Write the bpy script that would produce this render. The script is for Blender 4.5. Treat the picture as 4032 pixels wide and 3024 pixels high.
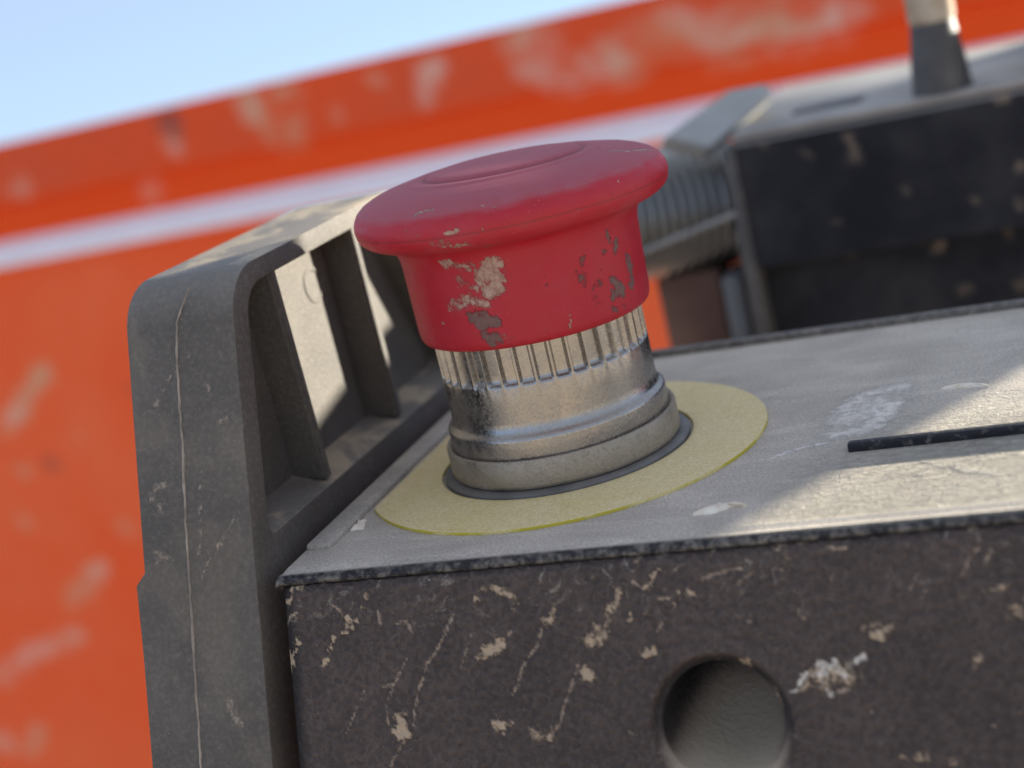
import bpy, bmesh, math, random
import numpy as np
from mathutils import Vector, Matrix

random.seed(4); RNG = np.random.default_rng(4)
for o in list(bpy.data.objects):
    bpy.data.objects.remove(o)
S = 0.1                      # all numbers below are millimetres; 1 Blender unit = 10 mm
scene = bpy.context.scene
COL = scene.collection

# ------------------------------------------------------------------ camera
cam_d = bpy.data.cameras.new("camera"); cam = bpy.data.objects.new("camera", cam_d); COL.objects.link(cam)
right = Vector((0.920829, 0.316214, -0.228216)); up = Vector((0.124709, 0.315704, 0.940627)); fwd = Vector((-0.369488, 0.894617, -0.251275))
CAMPOS = Vector((66.24, -173.25, 58.78))
M = Matrix((right, up, -fwd)).transposed().to_4x4(); M.translation = CAMPOS * S
cam.matrix_world = M
cam_d.sensor_width = 36.0; cam_d.lens = 1500 / 1024 * 36
cam_d.clip_start = 0.05; cam_d.clip_end = 200000
cam_d.dof.use_dof = True; cam_d.dof.focus_distance = 17.6; cam_d.dof.aperture_fstop = 0.175
scene.camera = cam

# ------------------------------------------------------------------ sky, sun, exposure
SUN_AZ, SUN_EL = math.radians(44), math.radians(8)      # azimuth from +y towards +x
sdir = Vector((math.sin(SUN_AZ) * math.cos(SUN_EL), math.cos(SUN_AZ) * math.cos(SUN_EL), math.sin(SUN_EL)))
# the remote control lies a little out of level: plumb line of the place in the remote's own frame
LEVEL = Matrix.Rotation(math.radians(3.2), 4, Vector((-0.92, -0.39, 0)))      # remote frame -> level frame leans about this axis
lsun = LEVEL.inverted() @ sdir
w = bpy.data.worlds.new("World"); scene.world = w; w.use_nodes = True
nt = w.node_tree; nt.nodes.clear()
sky = nt.nodes.new("ShaderNodeTexSky"); sky.sky_type = 'NISHITA'; sky.sun_disc = False
sky.sun_elevation = math.asin(lsun.z); sky.sun_rotation = math.atan2(lsun.x, lsun.y)
tcw = nt.nodes.new("ShaderNodeTexCoord"); mpw = nt.nodes.new("ShaderNodeMapping"); mpw.vector_type = 'POINT'
mpw.inputs['Rotation'].default_value = LEVEL.inverted().to_euler(); nt.links.new(tcw.outputs['Generated'], mpw.inputs[0]); nt.links.new(mpw.outputs[0], sky.inputs[0])
sky.air_density = 0.6; sky.dust_density = 0.0; sky.ozone_density = 6.0
bg = nt.nodes.new("ShaderNodeBackground"); bg.inputs[1].default_value = 0.15
wo = nt.nodes.new("ShaderNodeOutputWorld")
mx = nt.nodes.new("ShaderNodeMix"); mx.data_type = 'RGBA'; mx.inputs[0].default_value = 0.82      # even milky haze over the whole sky
mx.inputs[7].default_value = (1.16, 1.31, 1.51, 1)
nt.links.new(sky.outputs[0], mx.inputs[6]); nt.links.new(mx.outputs[2], bg.inputs[0]); nt.links.new(bg.outputs[0], wo.inputs[0])
sd = bpy.data.lights.new("sun", 'SUN'); sd.energy = 5.0; sd.angle = math.radians(0.9); sd.color = (1.0, 0.94, 0.80)
so = bpy.data.objects.new("sun", sd); COL.objects.link(so)
so.rotation_euler = sdir.to_track_quat('Z', 'Y').to_euler(); so.location = sdir * 60
scene.view_settings.view_transform = 'Standard'; scene.view_settings.look = 'None'
scene.view_settings.exposure = 1.8; scene.view_settings.gamma = 1.0

# ------------------------------------------------------------------ marks: dried splashes, chips and scuffs ([points in mm], radius, strength)
FRONT_MUD=[[[[-20.59,-37.08,-9.42],[-19.73,-36.52,-7.96],[-18.6,-35.83,-6.14],[-17.21,-35.79,-6.03],[-15.71,-35.33,-4.81]],0.25,1.0],[[[-17.27,-35.22,-4.53],[-17.15,-35.58,-5.47]],0.74,0.8],[[[-15.58,-34.9,-3.7],[-13.59,-34.31,-2.14]],0.25,0.6],[[[-19.19,-34.67,-3.08],[-17.9,-34.99,-3.92]],0.19,0.7],[[[-13.15,-35.11,-4.23],[-13.07,-35.6,-5.53]],0.21,0.8],[[[-1.02,-34.92,-3.73],[-0.08,-34.63,-2.98],[1.43,-34.57,-2.81],[3.23,-34.89,-3.66]],0.34,0.9],[[[-0.93,-34.99,-3.92],[-1.35,-35.32,-4.8]],0.25,0.6],[[[3.31,-34.96,-3.84],[3.29,-35.37,-4.92]],0.25,0.6],[[[-3.98,-35.47,-5.18],[-5.56,-36.4,-7.64],[-7.83,-37.4,-10.26],[-8.95,-38.21,-12.4],[-9.9,-39.17,-14.92],[-10.05,-39.66,-16.2]],0.13,0.75],[[[-10.16,-37.07,-9.4],[-12.0,-38.02,-11.89],[-13.11,-38.77,-13.87],[-13.25,-39.61,-16.08]],0.11,0.65],[[[-13.57,-38.06,-12.0],[-12.22,-38.01,-11.88]],0.19,0.7],[[[-11.54,-39.46,-15.68],[-11.52,-39.77,-16.51]],1.01,0.9],[[[-12.55,-39.86,-16.75],[-11.04,-40.02,-17.17]],0.38,1],[[[-11.07,-40.13,-17.44],[-12.85,-40.87,-19.4],[-13.4,-41.25,-20.39]],0.13,0.7],[[[-1.47,-37.11,-9.5]],0.42,1.0],[[[-0.38,-37.03,-9.29],[1.16,-36.82,-8.74]],0.76,1.0],[[[2.08,-36.57,-8.08],[2.81,-36.24,-7.22]],0.15,0.8],[[[5.42,-35.9,-6.31]],0.42,1.0],[[[7.27,-35.91,-6.33]],0.59,1.0],[[[7.53,-35.74,-5.91],[8.26,-35.36,-4.89]],0.42,0.55],[[[6.63,-35.99,-6.56],[5.51,-36.92,-8.99],[3.64,-37.62,-10.85],[2.78,-38.35,-12.77],[2.06,-38.68,-13.63]],0.17,0.75],[[[15.62,-35.01,-3.97],[14.43,-35.64,-5.64],[12.84,-36.87,-8.87]],0.47,0.7],[[[11.67,-36.78,-8.63]],0.8,1.0],[[[12.57,-36.47,-7.8]],0.85,0.6],[[[10.2,-37.62,-10.83],[9.16,-38.33,-12.71],[8.11,-39.11,-14.77],[7.25,-39.9,-16.85],[5.88,-40.35,-18.03]],0.17,0.75],[[[10.85,-38.1,-12.09]],0.85,0.85],[[[0.23,-39.84,-16.67]],0.8,0.9],[[[-0.78,-39.69,-16.28],[1.52,-39.74,-16.42]],0.34,1.0],[[[0.56,-40.15,-17.49]],0.21,1.0],[[[4.29,-40.2,-17.62]],0.97,0.6],[[[6.6,-40.03,-17.18],[5.88,-40.35,-18.03]],0.3,0.8],[[[-25.01,-34.53,-2.7],[-24.18,-34.11,-1.61],[-22.97,-34.0,-1.31]],0.38,0.9],[[[-25.75,-33.78,-0.73]],0.51,0.7],[[[-25.8,-35.6,-5.52],[-24.71,-35.12,-4.25],[-23.71,-34.92,-3.74]],0.15,0.8],[[[-25.93,-36.9,-8.95],[-26.65,-37.32,-10.06]],0.95,1.1],[[[-24.04,-36.07,-6.77]],0.51,1.1],[[[-25.03,-36.63,-8.24],[-23.89,-36.36,-7.54]],0.27,1],[[[-15.88,-38.23,-12.45],[-17.26,-39.06,-14.62],[-18.65,-39.89,-16.81]],0.11,0.6],[[[16.07,-36.08,-6.79]],0.38,1.0],[[[-11.06,-35.65,-5.66],[-9.71,-35.58,-5.46],[-9.18,-36.04,-6.69]],0.17,0.7],[[[-1.86,-36.28,-7.31],[-3.75,-37.55,-10.65]],0.13,0.6],[[[-2.05,-35.51,-5.3],[-1.04,-34.99,-3.91]],0.17,0.5],[[[-14.32,-33.73,-0.59],[-7.6,-33.7,-0.52]],0.21,0.6],[[[-21.27,-33.83,-0.86],[-19.67,-33.94,-1.16]],0.17,0.6],[[[-1.3,-33.74,-0.62]],0.34,0.8],[[[32.49,-39.08,-14.68],[34.38,-38.52,-13.2],[36.2,-38.16,-12.25],[37.56,-37.98,-11.8]],0.24,1.1],[[[35.72,-38.48,-13.1],[37.11,-38.24,-12.47],[37.6,-38.45,-13.02]],0.4,1.1],[[[37.74,-38.58,-13.37],[39.59,-38.03,-11.91],[40.14,-38.04,-11.94]],0.36,1.1],[[[35.96,-38.88,-14.15],[36.57,-39.28,-15.22]],0.29,1.1],[[[37.17,-39.16,-14.9],[38.48,-39.12,-14.78]],0.22,1.0],[[[33.08,-39.02,-14.54],[35.07,-38.73,-13.76]],0.27,1.0],[[[34.15,-38.65,-13.54],[35.78,-38.28,-12.58]],0.22,1.0],[[[38.56,-38.33,-12.72]],0.33,1.0],[[[35.44,-38.74,-13.78],[38.47,-38.59,-13.4]],1.34,0.55],[[[41.13,-37.27,-9.93],[41.83,-37.35,-10.14],[42.83,-37.11,-9.51]],0.36,1],[[[40.69,-36.94,-9.04],[43.05,-36.99,-9.18]],0.4,0.6],[[[50.68,-38.12,-12.16],[50.91,-38.45,-13.01]],0.33,1],[[[16.95,-37.5,-10.52],[18.87,-37.26,-9.9]],0.31,1],[[[18.15,-35.03,-4.02],[19.98,-34.45,-2.51]],0.24,0.9],[[[17.01,-34.72,-3.21],[18.15,-35.03,-4.02]],0.2,0.8],[[[18.07,-35.93,-6.39]],0.45,0.8],[[[16.18,-36.02,-6.64],[16.86,-35.83,-6.13]],0.27,0.9],[[[20.95,-35.86,-6.21],[21.67,-35.53,-5.35]],0.24,0.75],[[[21.93,-35.33,-4.83],[23.33,-35.37,-4.92]],0.33,0.9],[[[24.7,-34.86,-3.57],[26.76,-34.64,-3.0],[28.76,-34.56,-2.79]],0.2,0.75],[[[27.3,-35.41,-5.01],[29.03,-34.91,-3.7],[30.48,-34.68,-3.1]],0.2,0.6],[[[20.88,-35.45,-5.12],[19.65,-35.48,-5.22]],0.2,0.8],[[[14.16,-35.83,-6.14],[15.43,-35.1,-4.2]],0.49,0.8],[[[32.83,-34.0,-1.32],[33.72,-33.62,-0.33],[35.0,-33.8,-0.78]],0.53,0.6],[[[38.47,-34.17,-1.76],[39.41,-34.13,-1.66]],0.45,0.6],[[[51.77,-33.67,-0.44],[51.73,-34.05,-1.45]],0.33,1],[[[50.38,-35.43,-5.07],[51.27,-34.87,-3.61],[52.27,-34.52,-2.68]],0.2,0.7],[[[52.59,-35.1,-4.22],[53.45,-34.62,-2.94]],0.22,0.7],[[[45.46,-35.75,-5.91],[46.37,-35.19,-4.44]],0.18,0.65],[[[46.69,-35.84,-6.17]],0.22,0.7],[[[26.18,-33.67,-0.44],[25.97,-34.0,-1.32]],0.27,0.8],[[[17.71,-33.83,-0.87]],0.56,0.85],[[[19.59,-33.75,-0.65]],0.36,0.8],[[[34.36,-35.72,-5.85],[34.16,-36.32,-7.42],[34.83,-36.6,-8.16]],0.16,0.6],[[[42.6,-41.51,-21.09],[43.41,-41.78,-21.79]],0.24,1],[[[44.21,-41.53,-21.14]],0.45,1],[[[44.97,-41.41,-20.82],[45.08,-41.61,-21.33]],0.2,0.9],[[[47.52,-41.7,-21.57]],0.4,0.8],[[[54.93,-36.82,-8.74]],0.62,0.75],[[[55.76,-36.4,-7.63]],0.4,0.8],[[[54.38,-35.92,-6.36],[52.28,-35.99,-6.55]],0.27,0.6],[[[40.25,-39.9,-16.84]],0.16,1.0],[[[15.19,-40.44,-18.26]],0.27,0.8],[[[51.49,-40.55,-18.54]],0.18,1.0],[[[28.89,-36.53,-7.97]],0.2,0.8],[[[18.78,-36.92,-8.99],[20.28,-36.05,-6.72]],0.13,0.6],[[[27.66,-37.92,-11.63],[28.43,-37.93,-11.67]],0.45,0.6],[[[30.84,-38.85,-14.08],[31.32,-39.73,-16.38]],0.31,0.5],[[[30.99,-33.71,-0.55],[32.14,-33.74,-0.64]],0.22,0.9],[[[23.12,-33.54,-0.1],[25.7,-33.62,-0.31]],0.22,0.8],[[[44.42,-39.35,-15.4],[44.88,-39.04,-14.57]],0.31,0.5],[[[37.74,-35.21,-4.51],[38.18,-35.03,-4.01]],0.22,0.7],[[[32.96,-34.75,-3.28],[33.57,-34.09,-1.56]],0.31,0.45]]
HANDLE_MUD=[[[[-28.76,-22.12,29.96],[-28.87,-22.53,28.88]],0.28,0.9],[[[-29.1,-23.35,26.72],[-29.2,-24.28,24.27]],0.37,1.1],[[[-41.97,-23.15,27.24],[-38.66,-22.78,28.22],[-35.45,-22.62,28.64]],0.15,0.6],[[[-36.32,-33.21,0.76],[-30.88,-30.81,7.08]],0.18,0.65],[[[-41.3,-25.94,19.89],[-37.29,-24.22,24.43]],0.15,0.5],[[[-33.49,-26.79,17.65],[-30.37,-26.61,18.13]],0.15,0.6],[[[-36.09,-32.39,2.91],[-34.89,-28.71,12.6]],0.21,0.55],[[[-41.37,-30.05,9.09]],0.92,0.4],[[[-43.28,-31.87,4.28],[-40.89,-32.15,3.55]],0.61,0.5],[[[-34.0,-24.89,22.65],[-32.38,-25.28,21.64]],0.15,0.5],[[[-42.58,-29.58,10.31],[-40.56,-29.09,11.6]],0.57,0.5],[[[-43.69,-31.91,4.17],[-40.47,-32.15,3.56]],0.57,0.5],[[[-45.98,-40.28,-17.84],[-42.98,-39.57,-15.97]],0.33,0.6],[[[-43.57,-36.62,-8.2],[-39.23,-36.02,-6.63]],0.24,0.45],[[[-33.97,-38.28,-12.59],[-32.46,-39.24,-15.11]],0.49,0.5]]
PANEL_MUD=[[[[36.03,-0.64,0.0],[35.45,4.35,0.0],[36.84,8.22,0.0],[38.55,9.49,0.0],[41.72,10.53,-0.0]],2.0,0.8],[[[35.18,-4.93,0.0],[38.78,-4.43,0.0],[40.3,-0.36,0.0],[41.06,4.16,0.0]],2.0,0.9],[[[36.85,0.84,0.0],[39.21,4.83,0.0]],4.53,0.75],[[[28.61,-10.53,0.0],[31.55,-8.2,0.0],[34.93,-7.62,0.0]],0.64,0.85],[[[25.28,15.24,0.0],[27.52,16.43,-0.0]],0.37,0.9],[[[23.99,12.37,0.0],[25.4,14.52,0.0]],0.4,0.9],[[[20.31,14.42,0.0],[24.11,11.67,0.0]],0.48,0.8],[[[17.62,23.93,0.0],[19.89,23.01,0.0]],0.53,0.6],[[[25.56,10.8,0.0],[28.51,9.71,0.0]],0.32,0.8],[[[21.21,30.36,0.0],[28.95,27.01,0.0]],0.37,0.5],[[[47.68,32.35,0.0],[50.35,30.66,-0.0]],0.64,0.85],[[[41.94,-1.51,0.0],[45.14,-0.88,0.0]],0.27,0.5],[[[54.96,-9.77,0.0],[56.56,-10.04,0.0]],0.93,1],[[[45.85,-20.94,-0.0],[48.06,-18.23,0.0],[51.57,-21.13,0.0],[54.24,-22.8,0.0]],0.43,0.8],[[[46.25,-16.98,0.0],[50.66,-19.46,0.0]],0.37,0.7],[[[51.86,-6.04,0.0],[54.14,-4.05,0.0]],0.67,0.5]]
CAP_PALE=[[[[0.3,-14.98,27.4],[1.63,-14.93,28.42],[2.12,-14.82,27.07],[0.92,-14.91,25.61]],1.19,1.0],[[[-4.52,-14.62,29.74],[-1.12,-15.0,28.67]],0.86,0.6],[[[-2.42,-14.79,27.35],[-0.54,-14.95,25.85]],0.97,0.55],[[[-4.85,-14.13,24.16],[-2.15,-14.79,25.0],[-0.07,-14.93,24.3]],1.08,0.6],[[[-6.83,-13.24,22.26]],0.47,0.8],[[[-8.0,-12.61,23.98]],0.43,0.7],[[[8.69,-12.07,20.49],[8.62,-12.09,19.23]],0.26,0.9],[[[6.22,-13.48,19.57]],0.3,0.7],[[[1.59,-14.78,19.79]],0.97,0.45],[[[-1.16,-19.75,33.93],[0.54,-19.77,33.85]],0.3,1.1],[[[-3.11,-19.29,32.94],[0.73,-19.12,32.26]],0.56,0.6],[[[3.11,-19.53,33.52]],0.22,0.9],[[[6.55,-18.67,33.87]],0.17,0.9],[[[-6.03,-18.72,34.71]],0.17,0.8],[[[-4.52,-19.27,34.18]],0.15,0.8],[[[-4.97,-17.82,36.35],[-3.12,-17.54,36.78]],0.22,1.1],[[[3.17,-18.42,36.18],[4.68,-18.42,35.92]],0.22,1.1],[[[14.32,-2.08,37.85],[16.26,-1.68,37.36],[18.12,2.15,36.55]],0.47,0.8],[[[11.41,-0.6,38.4],[13.02,-1.83,38.15]],0.39,0.6],[[[16.87,-9.84,35.07]],0.19,0.9]]
CAP_DARK=[[[[-2.33,-14.73,22.68],[-0.65,-14.89,22.05],[0.41,-14.89,21.9]],1.08,1.0],[[[-1.1,-14.83,20.4],[-0.13,-14.85,19.84]],0.86,0.85],[[[13.57,-6.57,29.0],[13.55,-6.43,28.13]],0.52,0.9],[[[13.97,-5.42,27.4],[13.68,-6.05,26.33]],0.43,0.8],[[[12.94,-7.54,26.93]],0.35,0.8],[[[14.44,-3.92,25.47],[14.56,-3.29,23.8],[14.41,-3.77,21.57]],0.52,1],[[[13.25,-6.86,23.43],[13.7,-5.85,21.81],[12.92,-7.39,21.28]],0.78,0.95],[[[12.72,-7.7,20.01],[13.62,-5.94,19.38]],0.39,0.8],[[[6.98,-13.21,25.36]],0.56,0.6],[[[4.31,-14.32,25.24],[6.25,-13.59,25.37]],0.35,0.45],[[[11.16,-10.0,27.3],[10.69,-10.46,25.62],[10.67,-10.42,23.72]],0.73,0.4],[[[12.23,-8.55,24.46],[11.37,-9.64,22.14],[11.67,-9.23,21.13]],0.86,0.42],[[[2.93,-18.05,31.64],[3.09,-17.05,31.17]],0.47,0.45],[[[4.58,-18.91,35.25]],0.56,0.4],[[[17.35,-7.92,35.82]],0.22,0.8],[[[16.38,-11.1,34.11]],0.22,0.7]]
ORANGE_PALE=[[[[-369.75,600.0,27.03],[-366.04,600.0,19.09],[-372.04,600.0,32.88]],7.87,0.9],[[[-350.18,600.0,30.34],[-338.18,600.0,29.73]],6.3,0.7],[[[-360.36,600.0,10.76],[-349.24,600.0,6.84]],9.44,0.7],[[[-288.17,600.0,24.97]],6.3,0.5],[[[-255.67,600.0,25.27],[-263.64,600.0,9.71]],6.3,0.75],[[[-317.56,600.0,11.5]],4.72,0.3],[[[-540.91,600.0,10.02]],7.87,0.45],[[[-206.63,600.0,30.25],[-187.62,600.0,27.9]],7.87,0.7],[[[-176.03,600.0,2.42],[-201.6,600.0,14.25],[-168.26,600.0,5.8]],7.87,0.5],[[[-150.69,600.0,7.14],[-123.13,600.0,17.53],[-113.92,600.0,12.39]],12.59,0.8],[[[-455.8,600.0,-10.89]],7.87,0.35],[[[-426.63,600.0,15.94]],7.08,0.5],[[[-100.38,600.0,7.96],[-68.33,600.0,7.49],[-37.26,600.0,7.03]],12.59,0.75],[[[-612.93,600.0,-143.2],[-580.78,600.0,-115.4],[-567.57,600.0,-108.22]],6.6,0.9],[[[-610.4,600.0,-171.38]],5.94,1.1],[[[-624.94,600.0,-208.92]],6.6,0.4],[[[-544.63,600.0,-222.68]],6.93,0.7],[[[-577.41,600.0,-248.1],[-607.02,600.0,-269.92]],6.93,0.7],[[[-611.5,600.0,-296.77],[-653.28,600.0,-304.01],[-689.11,600.0,-322.3]],7.43,0.6],[[[-670.95,600.0,-365.03],[-690.42,600.0,-385.42]],6.6,0.5],[[[-703.7,600.0,-374.21]],8.25,0.5],[[[-558.83,600.0,-154.31]],6.6,0.2]]
ORANGE_DARK=[[[[-426.27,600.0,29.8],[-423.66,600.0,24.67]],7.08,0.9],[[[-588.1,600.0,-169.24]],7.43,0.6],[[[-508.29,600.0,-127.19]],5.78,0.5]]
BOX_MUD=[[[[52.32,128.0,17.6],[53.89,128.0,17.7]],2.08,0.9],[[[45.62,128.0,-1.35]],1.62,0.6],[[[37.18,128.0,-11.26]],1.85,0.9],[[[50.43,128.0,-9.94]],2.08,0.6],[[[18.95,128.0,-1.12]],1.39,0.35],[[[33.18,128.0,3.01]],1.62,0.25],[[[53.69,128.0,-3.61]],2.32,0.5],[[[24.22,128.0,14.6],[24.47,128.0,11.09]],2.08,0.45],[[[7.35,128.0,16.46]],1.62,0.4],[[[15.87,128.0,13.12]],2.08,0.3],[[[20.04,128.0,-9.83]],1.62,0.3],[[[55.1,128.0,3.76]],1.85,0.8],[[[40.73,128.0,-20.71]],1.85,0.5],[[[51.64,128.0,-21.5]],1.85,0.5],[[[33.79,128.0,-8.93]],1.62,0.3]]
SEAM=[[-34.31,-20.81,33.39],[-35.69,-21.61,31.29],[-36.57,-22.27,29.56],[-37.0,-23.79,25.55],[-37.07,-24.91,22.61],[-37.15,-26.02,19.68],[-37.16,-27.41,16.02],[-37.45,-28.79,12.4],[-37.6,-30.17,8.77],[-37.71,-31.54,5.16],[-37.83,-33.46,0.11],[-38.0,-35.23,-4.55],[-38.09,-36.86,-8.84],[-38.19,-38.21,-12.4],[-38.25,-39.7,-16.31],[-38.39,-41.03,-19.81],[-38.63,-42.38,-23.37]]
# ------------------------------------------------------------------ material helpers
class NT:
    def __init__(s, name):
        s.m = bpy.data.materials.new(name); s.m.use_nodes = True
        s.t = s.m.node_tree; s.t.nodes.clear()
        s.out = s.t.nodes.new("ShaderNodeOutputMaterial")
        s.b = s.t.nodes.new("ShaderNodeBsdfPrincipled")
        s.t.links.new(s.b.outputs[0], s.out.inputs[0])
        s.tc = s.t.nodes.new("ShaderNodeTexCoord").outputs['Object']
    def n(s, t, **k):
        x = s.t.nodes.new(t)
        for a, v in k.items(): setattr(x, a, v)
        return x
    def put(s, sock, v):
        if isinstance(v, bpy.types.NodeSocket): s.t.links.new(v, sock)
        elif isinstance(v, (tuple, list)):
            sock.default_value = (*v, 1.0) if len(v) == 3 and len(sock.default_value) == 4 else v
        else: sock.default_value = v
    def map(s, scale=(1, 1, 1), rot=(0, 0, 0), src=None):
        x = s.n("ShaderNodeMapping"); s.put(x.inputs[0], src or s.tc); x.inputs['Scale'].default_value = scale; x.inputs['Rotation'].default_value = rot
        return x.outputs[0]
    def noise(s, scale, detail=4, rough=0.55, dist=0.0, vec=None):
        x = s.n("ShaderNodeTexNoise"); s.put(x.inputs['Vector'], vec or s.tc)
        x.inputs['Scale'].default_value = scale; x.inputs['Detail'].default_value = detail
        x.inputs['Roughness'].default_value = rough; x.inputs['Distortion'].default_value = dist
        return x.outputs[0]
    def voro(s, scale, feature='F1', vec=None):
        x = s.n("ShaderNodeTexVoronoi", feature=feature); s.put(x.inputs['Vector'], vec or s.tc); x.inputs['Scale'].default_value = scale
        return x.outputs[0]
    def math(s, op, a, b=0.0, c=0.0):
        x = s.n("ShaderNodeMath", operation=op); s.put(x.inputs[0], a); s.put(x.inputs[1], b); s.put(x.inputs[2], c)
        return x.outputs[0]
    def step(s, v, lo, hi, a=0.0, b=1.0):
        x = s.n("ShaderNodeMapRange", interpolation_type='SMOOTHSTEP'); s.put(x.inputs[0], v)
        for i, q in enumerate((lo, hi, a, b)): x.inputs[i + 1].default_value = q
        return x.outputs[0]
    def mix(s, f, a, b):
        x = s.n("ShaderNodeMix", data_type='RGBA'); s.put(x.inputs[0], f); s.put(x.inputs[6], a); s.put(x.inputs[7], b)
        return x.outputs[2]
    def attr(s, name):
        return s.n("ShaderNodeAttribute", attribute_name=name).outputs['Fac']
    def upness(s):
        g = s.n("ShaderNodeNewGeometry"); x = s.n("ShaderNodeSeparateXYZ"); s.put(x.inputs[0], g.outputs['Normal'])
        return x.outputs[2]
    def bump(s, h, dist, strength=1.0, prev=None):
        x = s.n("ShaderNodeBump"); s.put(x.inputs['Height'], h); x.inputs['Distance'].default_value = dist; x.inputs['Strength'].default_value = strength
        if prev: s.put(x.inputs['Normal'], prev)
        return x.outputs[0]
    def set(s, **k):
        for a, v in k.items(): s.put(s.b.inputs[a.replace('_', ' ')], v)
        return s.m

DUST = (0.36, 0.30, 0.22); MUD = (0.62, 0.47, 0.33); PALE = (0.66, 0.60, 0.50)

def ragged(t, name, amp=0.9, lo=0.22, hi=0.42, scale=6.0, detail=6):
    """mask of a painted-on splash field with edges broken up by noise"""
    f = t.attr(name)
    nz = t.math('SUBTRACT', t.noise(scale, detail, 0.65, 0.4), 0.5)
    n2 = t.math('SUBTRACT', t.noise(scale * 3.5, 4, 0.7), 0.5)
    v = t.math('ADD', f, t.math('ADD', t.math('MULTIPLY', nz, amp), t.math('MULTIPLY', n2, amp * 0.7)))
    v = t.math('MULTIPLY', t.step(v, lo, hi), t.step(f, 0.0, 0.12))
    return v

def mat_front():
    t = NT("grained_black_plastic")
    grain = t.noise(14, 3, 0.55, 0.3); fine = t.noise(70, 3)
    film = t.step(t.noise(1.1, 5, 0.6), 0.3, 0.75, 0.34, 0.55)
    film = t.math('ADD', film, t.step(t.noise(22, 3, 0.7), 0.5, 0.8, 0, 0.16))
    specks = t.step(t.noise(34, 2, 0.5), 0.70, 0.76)
    scuff = t.math('MULTIPLY', t.step(t.noise(5, 7, 0.75, 1.2), 0.55, 0.72), t.attr("edge"))
    mud = ragged(t, "mud", 1.6, 0.17, 0.60, 8, 7)
    film = t.math('MULTIPLY', film, t.math('SUBTRACT', 1.0, t.math('MULTIPLY', t.attr("bare"), 0.85)))
    film = t.math('MULTIPLY', film, t.step(grain, 0.38, 0.62, 0.72, 1.18))
    film = t.math('MULTIPLY', film, t.math('MAXIMUM', t.math('SUBTRACT', 1.0, t.attr("hole")), t.step(t.upness(), 0.0, 0.75, 0.0, 1.0)))  # film fades on downward hole walls, painting the shade at the top
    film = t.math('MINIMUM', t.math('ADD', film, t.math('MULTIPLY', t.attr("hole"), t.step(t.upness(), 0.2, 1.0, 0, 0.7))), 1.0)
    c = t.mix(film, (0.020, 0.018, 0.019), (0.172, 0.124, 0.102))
    c = t.mix(t.math('MULTIPLY', t.attr("hole"), t.step(t.upness(), 0.3, 1.0, 0, 0.8)), c, (0.60, 0.49, 0.35))  # dust low in the hole, its tan also painting the lit bottom
    c = t.mix(t.math('MULTIPLY', specks, 0.4), c, (0.45, 0.37, 0.29))
    c = t.mix(t.math('MULTIPLY', scuff, 0.9), c, (0.40, 0.34, 0.27))
    c = t.mix(t.math('MULTIPLY', mud, 0.8), c, t.mix(t.noise(9, 4), (0.46, 0.32, 0.20), (0.70, 0.54, 0.38)))
    ck = ragged(t, "chalk", 2.2, 0.22, 0.75, 13, 6)
    c = t.mix(t.math('MULTIPLY', ck, 0.85), c, (0.80, 0.72, 0.62))
    ln = t.attr("lines"); ln = t.math('MULTIPLY', t.step(t.math('ADD', ln, t.math('MULTIPLY', t.math('SUBTRACT', t.noise(11, 5, 0.7), 0.5), 1.3)), 0.25, 0.7), t.step(ln, 0.1, 0.3))
    c = t.mix(t.math('MULTIPLY', ln, 0.7), c, (0.46, 0.34, 0.24))
    b = t.bump(t.math('MULTIPLY', grain, t.math('SUBTRACT', 1.0, t.math('MULTIPLY', t.attr("hole"), 0.75))), 0.085, 1.0); b = t.bump(fine, 0.006, 0.6, b); b = t.bump(mud, 0.02, 0.8, b)
    r = t.math('ADD', t.math('MULTIPLY', mud, 0.3), 0.58)
    return t.set(Base_Color=c, Roughness=r, Normal=b, Specular_IOR_Level=0.25)

def mat_panel():
    t = NT("dusty_panel_plastic")
    fine = t.noise(26, 5, 0.7); big = t.noise(0.7, 4, 0.6, 0.5)
    streak = t.noise(1.4, 5, 0.6, 0.8, t.map((0.35, 1.6, 1)))
    film = t.math('ADD', t.step(big, 0.25, 0.8, 0.74, 0.98), t.step(streak, 0.42, 0.7, -0.08, 0.05))
    edge = t.attr("edge"); wear = t.noise(9, 5, 0.7)
    film = t.math('MULTIPLY', film, t.math('SUBTRACT', 1.0, t.math('MULTIPLY', edge, t.step(wear, 0.35, 0.75, 1.0, 0.6))))
    mud = ragged(t, "mud", 1.7, 0.12, 0.85, 9, 7)
    c = t.mix(film, (0.016, 0.015, 0.018), t.mix(t.step(t.noise(30, 4, 0.7), 0.3, 0.7), (0.53, 0.455, 0.37), (0.86, 0.755, 0.62)))
    c = t.mix(t.math('MULTIPLY', t.attr("sunlit_cake"), t.step(t.noise(2.6, 6, 0.72, 0.8, t.map((0.8, 1.1, 1))), 0.36, 0.58, 0.15, 1.0)), c, (0.64, 0.57, 0.45))  # caked dust whose cream tone also brightens the sunlit patch
    c = t.mix(t.math('MULTIPLY', mud, 0.75), c, (0.95, 0.86, 0.74))
    sunlit_cake = t.attr("sunlit_cake")
    b = t.bump(fine, 0.022, 0.8)
    b = t.bump(t.math('MULTIPLY', sunlit_cake, t.noise(9, 6, 0.72, 0.9, t.map((0.9, 1.1, 1)))), 0.14, 1.0, b); b = t.bump(t.noise(6, 5, 0.6), 0.03, 0.35, b); b = t.bump(mud, 0.03, 0.7, b)
    r = t.math('SUBTRACT', 0.85, t.math('MULTIPLY', edge, 0.3))
    return t.set(Base_Color=c, Roughness=r, Normal=b, Specular_IOR_Level=0.35)

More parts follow.
